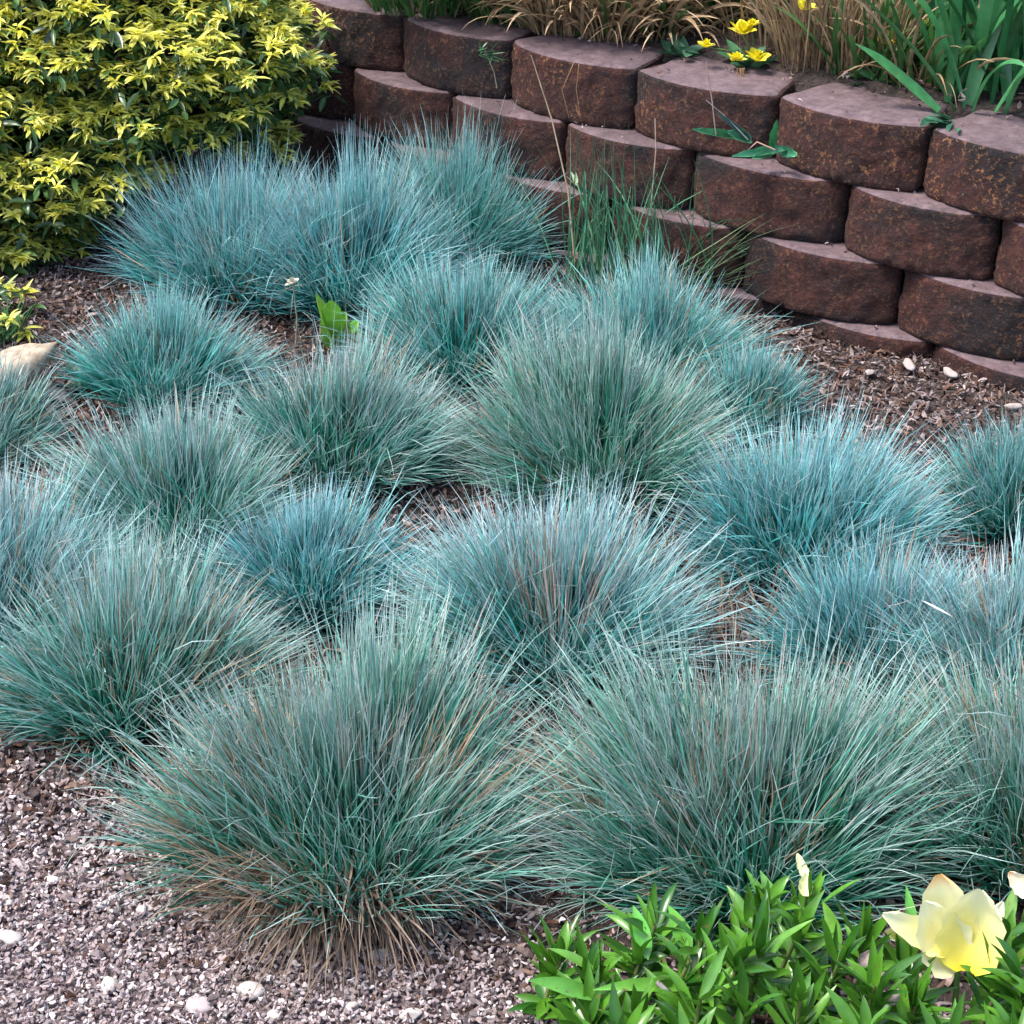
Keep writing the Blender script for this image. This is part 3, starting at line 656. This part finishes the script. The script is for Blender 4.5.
# small leafy plants and yellow flowers on the wall top
def rosette(name, loc, n, Lr, W, c0, c1, label, cat, kind='ovate', th=(.7, 1.4), mat=None, group=None, flowers=(), az=None):
    root = empty(name, loc, label, cat, group); G = Geo()
    a = rng.uniform(0, 6.28, n) if az is None else rng.uniform(az[0], az[1], n)
    B = np.array([tuple(loc)] * n) + rng.normal(0, .012, (n, 3)) * (1, 1, .3)
    ribbons(G, B, a, rng.uniform(*th, n), rng.uniform(.1, .8, n), rng.uniform(*Lr, n), W * rng.uniform(.75, 1.2, n), kind, 7, .2, lambda s, r: lerp3(c0, c1, r[:, None] + 0 * s), 1.4, .06, .3)
    G.build('leaves', mat or M_GREEN, root)
    for fl in flowers: flower_head(root, fl[0], fl[1], fl[2] if len(fl) > 2 else 6)
    return root
def flower_head(root, p, r, np_=6, stem=True, c0=(.75, .66, .02), c1=(.85, .80, .10)):
    if stem:
        G = Geo(); tube(G, [Vector(root.location), (Vector(root.location) + p) / 2 + Vector((.004, 0, .01)), p], .0016, .0012, (.10, .22, .06)); G.build('stem', M_GREEN, root)
    G = Geo(); a = np.arange(np_) / np_ * 6.28 + rng.uniform(0, 1)
    ribbons(G, np.array([tuple(p)] * np_), a, rng.uniform(.7, 1.2, np_), rng.uniform(.2, .8, np_), r, r * .8, 'ovate', 6, .15, lambda s, q: lerp3(c0, c1, q[:, None] + 0 * s), 1.3, .03, .25)
    a = np.arange(np_) / np_ * 6.28 + .4
    ribbons(G, np.array([tuple(p + Vector((0, 0, .004)))] * np_), a, rng.uniform(.1, .6, np_), .4, r * .6, r * .55, 'ovate', 5, .15, tuple(c0), 1.3, .03, .25)
    G.build('flower', M_PETAL, root)
def at_wall(px, py, dy=0.0, z=0): 
    p = P(px, py, ZT + z); p.y += dy; return p
l = upper(750, 62); y0 = l.y
rosette('yellow_flower_plant', l, 16, (.03, .06), .028, (.03, .12, .06), (.10, .26, .12), 'small blue green plant with yellow flowers resting on the wall above the crevice weed', 'flowering plant',
        flowers=[(PY(742, 33, y0 - .02), .034, 8), (PY(757, 60, y0 - .05), .030, 8), (PY(736, 60, y0 - .05), .022), (PY(706, 47, y0 - .03), .022), (PY(752, 26, y0 - .01), .02)])
l = upper(680, 52)
rosette('leafy_weed', l, 18, (.03, .06), .02, (.03, .11, .06), (.12, .27, .16), 'low green leaves on the wall top left of the yellow flowers', 'weed', 'lance')
l = upper(640, 35)
rosette('leafy_weed', l, 12, (.025, .05), .016, (.04, .13, .08), (.14, .29, .2), 'smaller low green leaves beside the dry clump on the third block', 'weed', 'lance')
l = upper(880, 80); y0 = l.y
rosette('yellow_flower_plant', l, 16, (.04, .08), .018, (.03, .10, .04), (.10, .24, .09), 'green plant with yellow flowers left of the broad iris leaves', 'flowering plant', 'lance',
        flowers=[(PY(885, 44, y0), .024), (PY(936, 28, y0), .028), (PY(938, 38, y0 - .01), .02), (PY(806, 9, y0 + .02), .024)])
l = upper(925, 84)
rosette('pale_leaf_plant', l, 14, (.03, .055), .014, (.30, .28, .12), (.55, .50, .25), 'withered cream and yellow leaves at the foot of the iris', 'plant', 'lance', az=(2.4, 5.0))
l = upper(945, 112)
rosette('leafy_weed', Vector((l.x, l.y - .05, ZT + .003)), 14, (.03, .06), .014, (.02, .09, .05), (.08, .22, .13), 'dark green low leaves over the corner of the right wall block', 'weed', 'lance', az=(2.6, 5.2), th=(.9, 1.5))

# weed growing from the crevice between blocks
jw = joints[0][8 + 3]                        # the joint seen at x = 778
l = Vector((jw.x - .012, jw.y - .012, rowz[1] + .012)); root = empty('crevice_weed', l, 'green weed growing out of the crevice between two wall blocks', 'weed')
G = Geo(); y0 = l.y - .055
def leaf_to(G, a, b, W, col, kind='ovate', sag=.0, lv=7):
    a, b = Vector(a), Vector(b); d = b - a; L = d.length; az = math.atan2(d.y, d.x); th = math.acos(max(-1, min(1, d.z / L)))
    ribbons(G, np.array([tuple(a)]), az, th - sag / 2, sag, L, W, kind, lv, .2, col, 1.0, .0, .35)
for (x0, y0_, x1, y1, W, c) in [(745, 138, 692, 129, .018, (.05, .2, .09)), (752, 140, 728, 132, .03, (.06, .2, .11)), (790, 148, 732, 156, .02, (.06, .24, .12)), (772, 150, 777, 120, .018, (.04, .2, .08)), (780, 152, 797, 155, .024, (.05, .22, .12)), (750, 139, 716, 112, .012, (.05, .1, .09)), (776, 152, 752, 158, .02, (.09, .28, .15))]:
    petal(G, PY(x0, y0_, y0), PY(x1, y1, y0 - .03), W * .85, .006, [k * .8 for k in c], [k * 1.5 for k in c], tocam, .8)
G.build('leaves', M_GREEN, root)
for pts, r0, r1, col in ([[(775, 150), (757, 142), (740, 157)], .0018, .001, (.40, .26, .2)], [[(748, 140), (727, 118), (706, 100)], .0012, .0006, (.3, .3, .28)], [[(716, 135), (712, 100), (706, 62)], .0014, .0008, (.4, .3, .24)]):
    G = Geo(); tube(G, [PY(x, y, y0 - .015) for x, y in pts], r0, r1, col); G.build('stalk', M_DRY, root)
# thin wisps of dried roots over block faces
for (pts, lb) in [([(742, 68), (741, 95), (738, 125), (741, 150)], 'tan root strands hanging down a block face under the yellow flowers'), ([(577, 62), (578, 90), (576, 118)], 'thin tan root strand hanging down the third wall block')]:
    p0 = PY(*pts[0], P(pts[0][0], pts[0][1] + 6, ZT).y - .01); root = empty('hanging_roots', p0, lb, 'roots')
    G = Geo()
    for k in range(9 if pts[0][0] > 700 else 2):
        tube(G, [PY(x + rng.normal(0, 3.0 + i), y, p0.y - .006 + rng.normal(0, .002)) for i, (x, y) in enumerate(pts)], .0011, .0006, (.42, .25, .12), 4)
    G.build('strands', M_DRY, root)
l = P(497, 66, ZT); l = PY(497, 88, l.y - .03)
root = empty('wispy_weed', l, 'small wispy green weed sprig on the face of the second wall block', 'weed'); G = Geo()
tube(G, [l, PY(494, 72, l.y - .004), PY(484, 48, l.y - .006)], .0012, .0007, (.35, .3, .2)); G.build('stem', M_DRY, root); G = Geo()
for a in range(16): leaf_to(G, PY(484 + rng.normal(0, 6), 50 + rng.normal(0, 5), l.y - .005), PY(490 + rng.normal(0, 13), 50 + rng.normal(0, 8), l.y - .012), .004, (.05, .15, .05), 'lance')
G.build('leaves', M_GREEN, root)

l = P(742, 655); l.z = .005
root = empty('dead_tuft', l, 'low brown dead grass thatch in the dark hollow between the blue tufts', 'dead grass'); G = Geo(); n = 420; ph = rng.uniform(0, 6.28, n); q = rng.random(n) ** .5 * .1
ribbons(G, np.stack([l.x + np.cos(ph) * q, l.y + np.sin(ph) * q, np.full(n, .006)], -1), ph + rng.normal(0, .8, n), rng.uniform(.5, 1.4, n), rng.uniform(.2, 1.2, n), rng.uniform(.05, .13, n), .0028, 'blade', 6, .3, lambda s, r: lerp3((.05, .03, .022), (.24, .16, .11), r[:, None] + 0 * s), 1.3, .14, .8, zmin=.006)
G.build('dry_blades', M_DRY, root)
# ---------------------------------------------------------------- small things in the bed
l = P(345, 352); root = empty('leafy_weed', l, 'bright yellow green leafy weed standing between the blue tufts', 'weed'); G = Geo(); yy = l.y
for x1, y1, W in [(316, 294, .05), (330, 300, .045), (345, 312, .045), (358, 320, .04), (340, 325, .04), (352, 338, .035), (326, 318, .04), (362, 330, .034), (364, 345, .03), (320, 304, .03), (349, 322, .036), (334, 308, .03), (356, 348, .03)]:
    g_ = .34 + rng.random() * .14; petal(G, PY(340 + rng.uniform(-6, 6), 356, yy), PY(x1, y1, yy + rng.uniform(-.06, .02)), W * 1.1, .008, (.08, g_ * .7, .03), (.24, g_ * 1.3, .06), tocam + Vector(rng.normal(0, .4, 3)), .8)
G.build('leaves', M_GREEN, root)
l = P(296, 350); root = empty('dry_flower_stalk', l, 'single dried flower on a thin stalk in front of the back blue tufts', 'dried flower'); G = Geo(); yy = l.y
tube(G, [l, PY(297, 318, yy), PY(293, 284, yy - .01)], .0018, .0012, (.3, .3, .22)); G.build('stem', M_DRY, root)
flower_head(root, PY(292, 284, yy - .01), .016, 7, False, (.5, .48, .4), (.62, .6, .52))
y0 = P(470, 262).y
p = PY(510, 217, y0); G = Geo(); ribbons(G, np.array([tuple(PY(500, 220, y0))]), .1, 1.45, .2, .036, .024, 'ovate', 7, .12, (.50, .66, .36), 1, 0, .2)
tag(G.build('fallen_leaf', M_PETAL), 'pale yellow green fallen leaf caught on the blades before the wall', 'leaf')
G = Geo(); a, b = P(921, 600, .2), P(953, 617, .2); leaf_to(G, a, b, .005, (.42, .43, .44), 'lance', .1)
tag(G.build('pale_straw', M_DRY), 'short white straw lying on the blue tufts at the right', 'straw')
# piece of pale bark at the left
def chunk(name, pts, r, col, label, cat, sq=.5):
    G = Geo(); n = len(pts); V = []; k = 9
    pts = [Vector(p) for p in pts]
    for i, p in enumerate(pts):
        t = (pts[min(i + 1, n - 1)] - pts[max(i - 1, 0)]).normalized(); a = t.cross(Vector((0, 0, 1))).normalized(); b_ = a.cross(t)
        for j in range(k):
            q = j / k * 6.283; rr = r[i] * (1 + .75 * noise.noise(Vector((i * 1.3, j * 1.7, r[0] * 99)))); V.append(tuple(p + a * math.cos(q) * rr + b_ * math.sin(q) * rr * sq))
    Q = [(i * k + j, i * k + (j + 1) % k, (i + 1) * k + (j + 1) % k, (i + 1) * k + j) for i in range(n - 1) for j in range(k)]
    G.add(V, Q, col); return tag(G.build(name, M_BARK, None, True), label, cat)
yb = P(20, 398).y
chunk('bark_piece', [PY(-40, 400, yb), PY(-10, 388, yb), PY(12, 374, yb - .01), PY(30, 362, yb - .02), PY(45, 352, yb - .03), PY(57, 342, yb - .03)], [.05, .066, .064, .050, .026, .001], (.34, .28, .21), 'pale pointed piece of broken wood at the left edge behind the tufts', 'wood piece', .55)
chunk('wood_stick', [P(44, 385, .03), P(60, 396, .02), P(76, 404, .01)], [.012, .014, .003], (.34, .28, .22), 'short pale stick end lying right of the pointed wood', 'stick')
l = P(85, 392); rosette('leafy_weed', Vector((l.x, l.y, .01)), 60, (.03, .07), .006, (.03, .14, .09), (.09, .28, .18), 'small dark green seedling patch right of the pale stick', 'weed', 'lance', th=(.3, 1.4))
l = P(8, 345); rosette('leafy_weed', Vector((l.x, l.y, .01)), 40, (.04, .09), .005, (.04, .14, .05), (.12, .3, .12), 'green grassy seedling at the left edge below the small yellow shrub', 'weed', 'lance', th=(.1, 1.0))
# pale bits lying in the mulch by the wall
for i, (x, y, s_, lb) in enumerate([(908, 371, 9, 'long pale bark chip on the mulch below the wall'), (949, 379, 8, 'white stone on the mulch under the right wall block'), (869, 378, 6, 'small cream stone on the mulch left of the long bark chip'), (1012, 412, 7, 'pale stone at the right edge on the mulch'), (877, 434, 5, 'small pink white stone in the middle of the mulch by the wall'), (914, 345, 5, 'pale chip against the foot of the lowest block')]):
    p = P(x, y); r = s_ * (p - cam.location).length / F
    pebble(Vector((p.x, p.y, .008 + r * .3)), r, 50 + i * 2.3, lb, sq=(1.3, .7, .5), col=(.36, .31, .29), group='pale stones in the mulch by the wall')
for i, (x, y, s_, lb, cl) in enumerate([(30, 900, 0, '', 0)]): pass

# ---------------------------------------------------------------- bright green plant with yellow flowers in front
cx = P(830, 1010); root = empty('flowering_plant', (cx.x, cx.y, 0), 'bright green leafy plant with pale yellow flower in the bottom right corner', 'flowering plant')
Gl, Gs = Geo(), Geo(); rg = np.random.default_rng(5)
shoots = []
# shoot tips as they stand over the gravel, tallest at the back
tips = [(560, 960, .07), (590, 985, .09), (640, 960, .09), (655, 925, .13), (690, 960, .14), (700, 940, .14), (740, 960, .15), (770, 905, .14), (760, 950, .16), (800, 930, .14), (812, 905, .13), (840, 960, .15), (860, 940, .14),
        (875, 985, .16), (700, 1000, .15), (745, 1010, .17), (800, 1000, .17), (640, 1010, .12), (590, 1020, .09), (905, 960, .14), (915, 1005, .14), (1000, 985, .13), (1005, 935, .14), (1020, 980, .16), (1050, 940, .15), (1045, 1000, .16),
        (870, 1030, .17), (950, 1040, .17), (780, 1050, .17), (690, 1050, .16), (1020, 1040, .16), (620, 1050, .13), (1080, 980, .15), (1090, 1040, .15), (830, 1080, .17), (920, 1090, .17), (740, 1095, .17), (1000, 1095, .17)]
for x, y, h in tips:
    p = P(x, y, h); h2 = h; p0 = Vector((p.x + rg.normal(0, .02), p.y + rg.normal(0, .02) + .01, 0))
    tube(Gs, [p0, (p0 + p) / 2 + Vector((rg.normal(0, .008), rg.normal(0, .008), 0)), p], .0035, .002, (.16, .2, .07), 5)
    m = 33; tt_ = rg.uniform(.25, 1, m); B = np.array([tuple(p0 + (p - p0) * t_) for t_ in tt_]); az = np.arange(m) * 2.4 + rg.uniform(0, 6)
    ribbons(Gl, B, az, .35 + (1 - tt_) * 1.0 + rg.normal(0, .28, m), rg.uniform(-.1, 1.0, m), rg.uniform(.030, .066, m), rg.uniform(.008, .0135, m), 'lance', 8, .28,
            lambda s, r: lerp3((.022, .105, .010), (.11, .30, .025), r[:, None] + 0 * s), 1.5, .05, .35, rng=rg)
G2 = Geo()
for x0, y0, x1, y1, W in [(600, 1000, 527, 980, .016), (600, 975, 548, 948, .016), (648, 960, 633, 905, .017), (640, 950, 627, 910, .013), (690, 955, 668, 905, .018), (775, 925, 745, 868, .018), (780, 925, 760, 870, .016), (820, 905, 862, 878, .014), (840, 950, 822, 900, .014), (915, 950, 906, 885, .014), (1005, 930, 1016, 884, .013), (690, 990, 592, 990, .013), (870, 955, 905, 950, .013), (745, 1000, 700, 995, .013)]:
    leaf_to(Gl, P(x0, y0, .10), P(x1, y1, .135), W, (.10 + rg.random() * .06, .30 + rg.random() * .12, .05), 'lance', .5)
Gs.build('stems', M_GREEN, root); Gl.build('leaves', M_GLOSS, root)
# flowers: cupped petals, each built as a curved sheet with thickness from its fold
CI, CT = (.90, .80, .06), (.90, .87, .52)
hf = .17
fb = P(962, 966, hf - .03); yb = fb.y
fr = empty  # flower parts hang on one mesh per petal under the flower head
Gh = Geo(); tube(Gh, [fb + Vector((0, .014, -.016)), fb + Vector((0, .013, -.010)), fb + Vector((0, .012, -.004))], .003, .006, (.2, .35, .08), 8)
head = Gh.build('flower', M_GREEN, root)
def fpetal(x0, y0, x1, y1, d0, d1, W, bulge, **kw):
    G = Geo(); petal(G, PY(x0, y0, yb + d0), PY(x1, y1, yb + d1), W, bulge, kw.pop('ci', CI), kw.pop('ct', CT), tocam + Vector(kw.pop('tilt', (0, 0, 0))), **kw)
    me_o = G.build('petal', M_PETAL, None, True)
    me_o.data.transform(Matrix.Translation(-Vector(root.location))); me_o.parent = head
    return me_o
mm = (fb - cam.location).length / F            # metres per pixel there
fpetal(955, 962, 939, 875, .016, .030, 58 * mm, .010, ci=(.93, .90, .45), ct=(.90, .88, .60), point=.72, tipc=(.85, .45, .14))
fpetal(968, 968, 993, 905, .012, .026, 50 * mm, .010, ct=(.90, .88, .60), point=.78, tilt=(-.3, 0, 0))
fpetal(966, 973, 979, 890, -.002, .006, 62 * mm, .016, ci=(.93, .82, .05), ct=(.90, .88, .60), point=.86)
fpetal(958, 972, 924, 903, .002, .012, 54 * mm, .010, ci=(.94, .92, .60), ct=(.90, .88, .60), point=.8, tilt=(.3, 0, 0))
#fpetal(960, 972, 934, 934, -.006, -.006, 34 * mm, .008, ci=(.92, .88, .4), ct=(.90, .88, .60), point=.8)
#fpetal(968, 973, 994, 945, -.002, .004, 36 * mm, .008, ci=(.92, .88, .4), ct=(.90, .88, .60), point=.8)
fpetal(948, 950, 883, 914, .010, .006, 30 * mm, .006, ci=(.9, .84, .3), ct=(.90, .88, .60), point=.7, tilt=(0, 0, .5))
fpetal(975, 955, 1003, 902, .022, .03, 22 * mm, .004, ct=(.92, .9, .75), point=.7)
G = Geo(); tube(G, [Vector((fb.x + .01, fb.y + .01, 0)), fb + Vector((.006, .01, -.07)), fb + Vector((0, .01, -.01))], .003, .0028, (.16, .3, .08), 6); G.build('flower_stem', M_GREEN, root)
def small_bloom(name, spots, stem_to):
    for x0, y0, x1, y1, W, ci, ct, tc_ in spots:
        G = Geo(); petal(G, P(x0, y0, .14), P(x1, y1, .155), W, .006, ci, ct, tocam, tipc=tc_, point=.7); G.build(name, M_PETAL, root)
    G = Geo(); a = P(*stem_to, .14); tube(G, [Vector((a.x, a.y + .01, 0)), a], .0022, .0018, (.16, .28, .08)); G.build('flower_stem', M_GREEN, root)
small_bloom('bud', [(807, 878, 797, 853, .010, (.8, .8, .5), (.85, .82, .6), None), (806, 896, 806, 872, .014, (.75, .8, .4), (.85, .85, .55), None)], (807, 892))
small_bloom('bud', [(1030, 895, 1009, 872, .020, (.9, .86, .6), (.92, .8, .6), (.8, .4, .2))], (1030, 893))
small_bloom('small_flower', [(915, 938, 886, 932, .016, (.78, .78, .15), (.85, .83, .4), None), (912, 940, 903, 922, .015, (.78, .78, .15), (.88, .86, .5), None), (914, 938, 920, 925, .013, (.75, .72, .1), (.85, .8, .3), None)], (914, 942))
# grey twig lying across its leaves
tag_o = Geo(); tube(tag_o, [P(658, 983, .12), P(672, 996, .125), P(690, 1010, .12)], .0028, .0024, (.16, .15, .15), 6)
tag(tag_o.build('grey_twig', M_BARK), 'short grey twig lying among the bright green leaves at the bottom', 'twig')
for i, (x, y, lb) in enumerate([(866, 958, 'pale withered petal on the green leaves left of the yellow flower'), (893, 996, 'second withered petal, below the first among the green leaves')]):
    G = Geo(); petal(G, P(x - 5, y + 8, .135), P(x + 5, y - 8, .14), .012, .004, (.34, .27, .25), (.42, .34, .34), tocam); tag(G.build('withered_petal', M_PETAL), lb, 'petal', 'withered petals on the leaves')
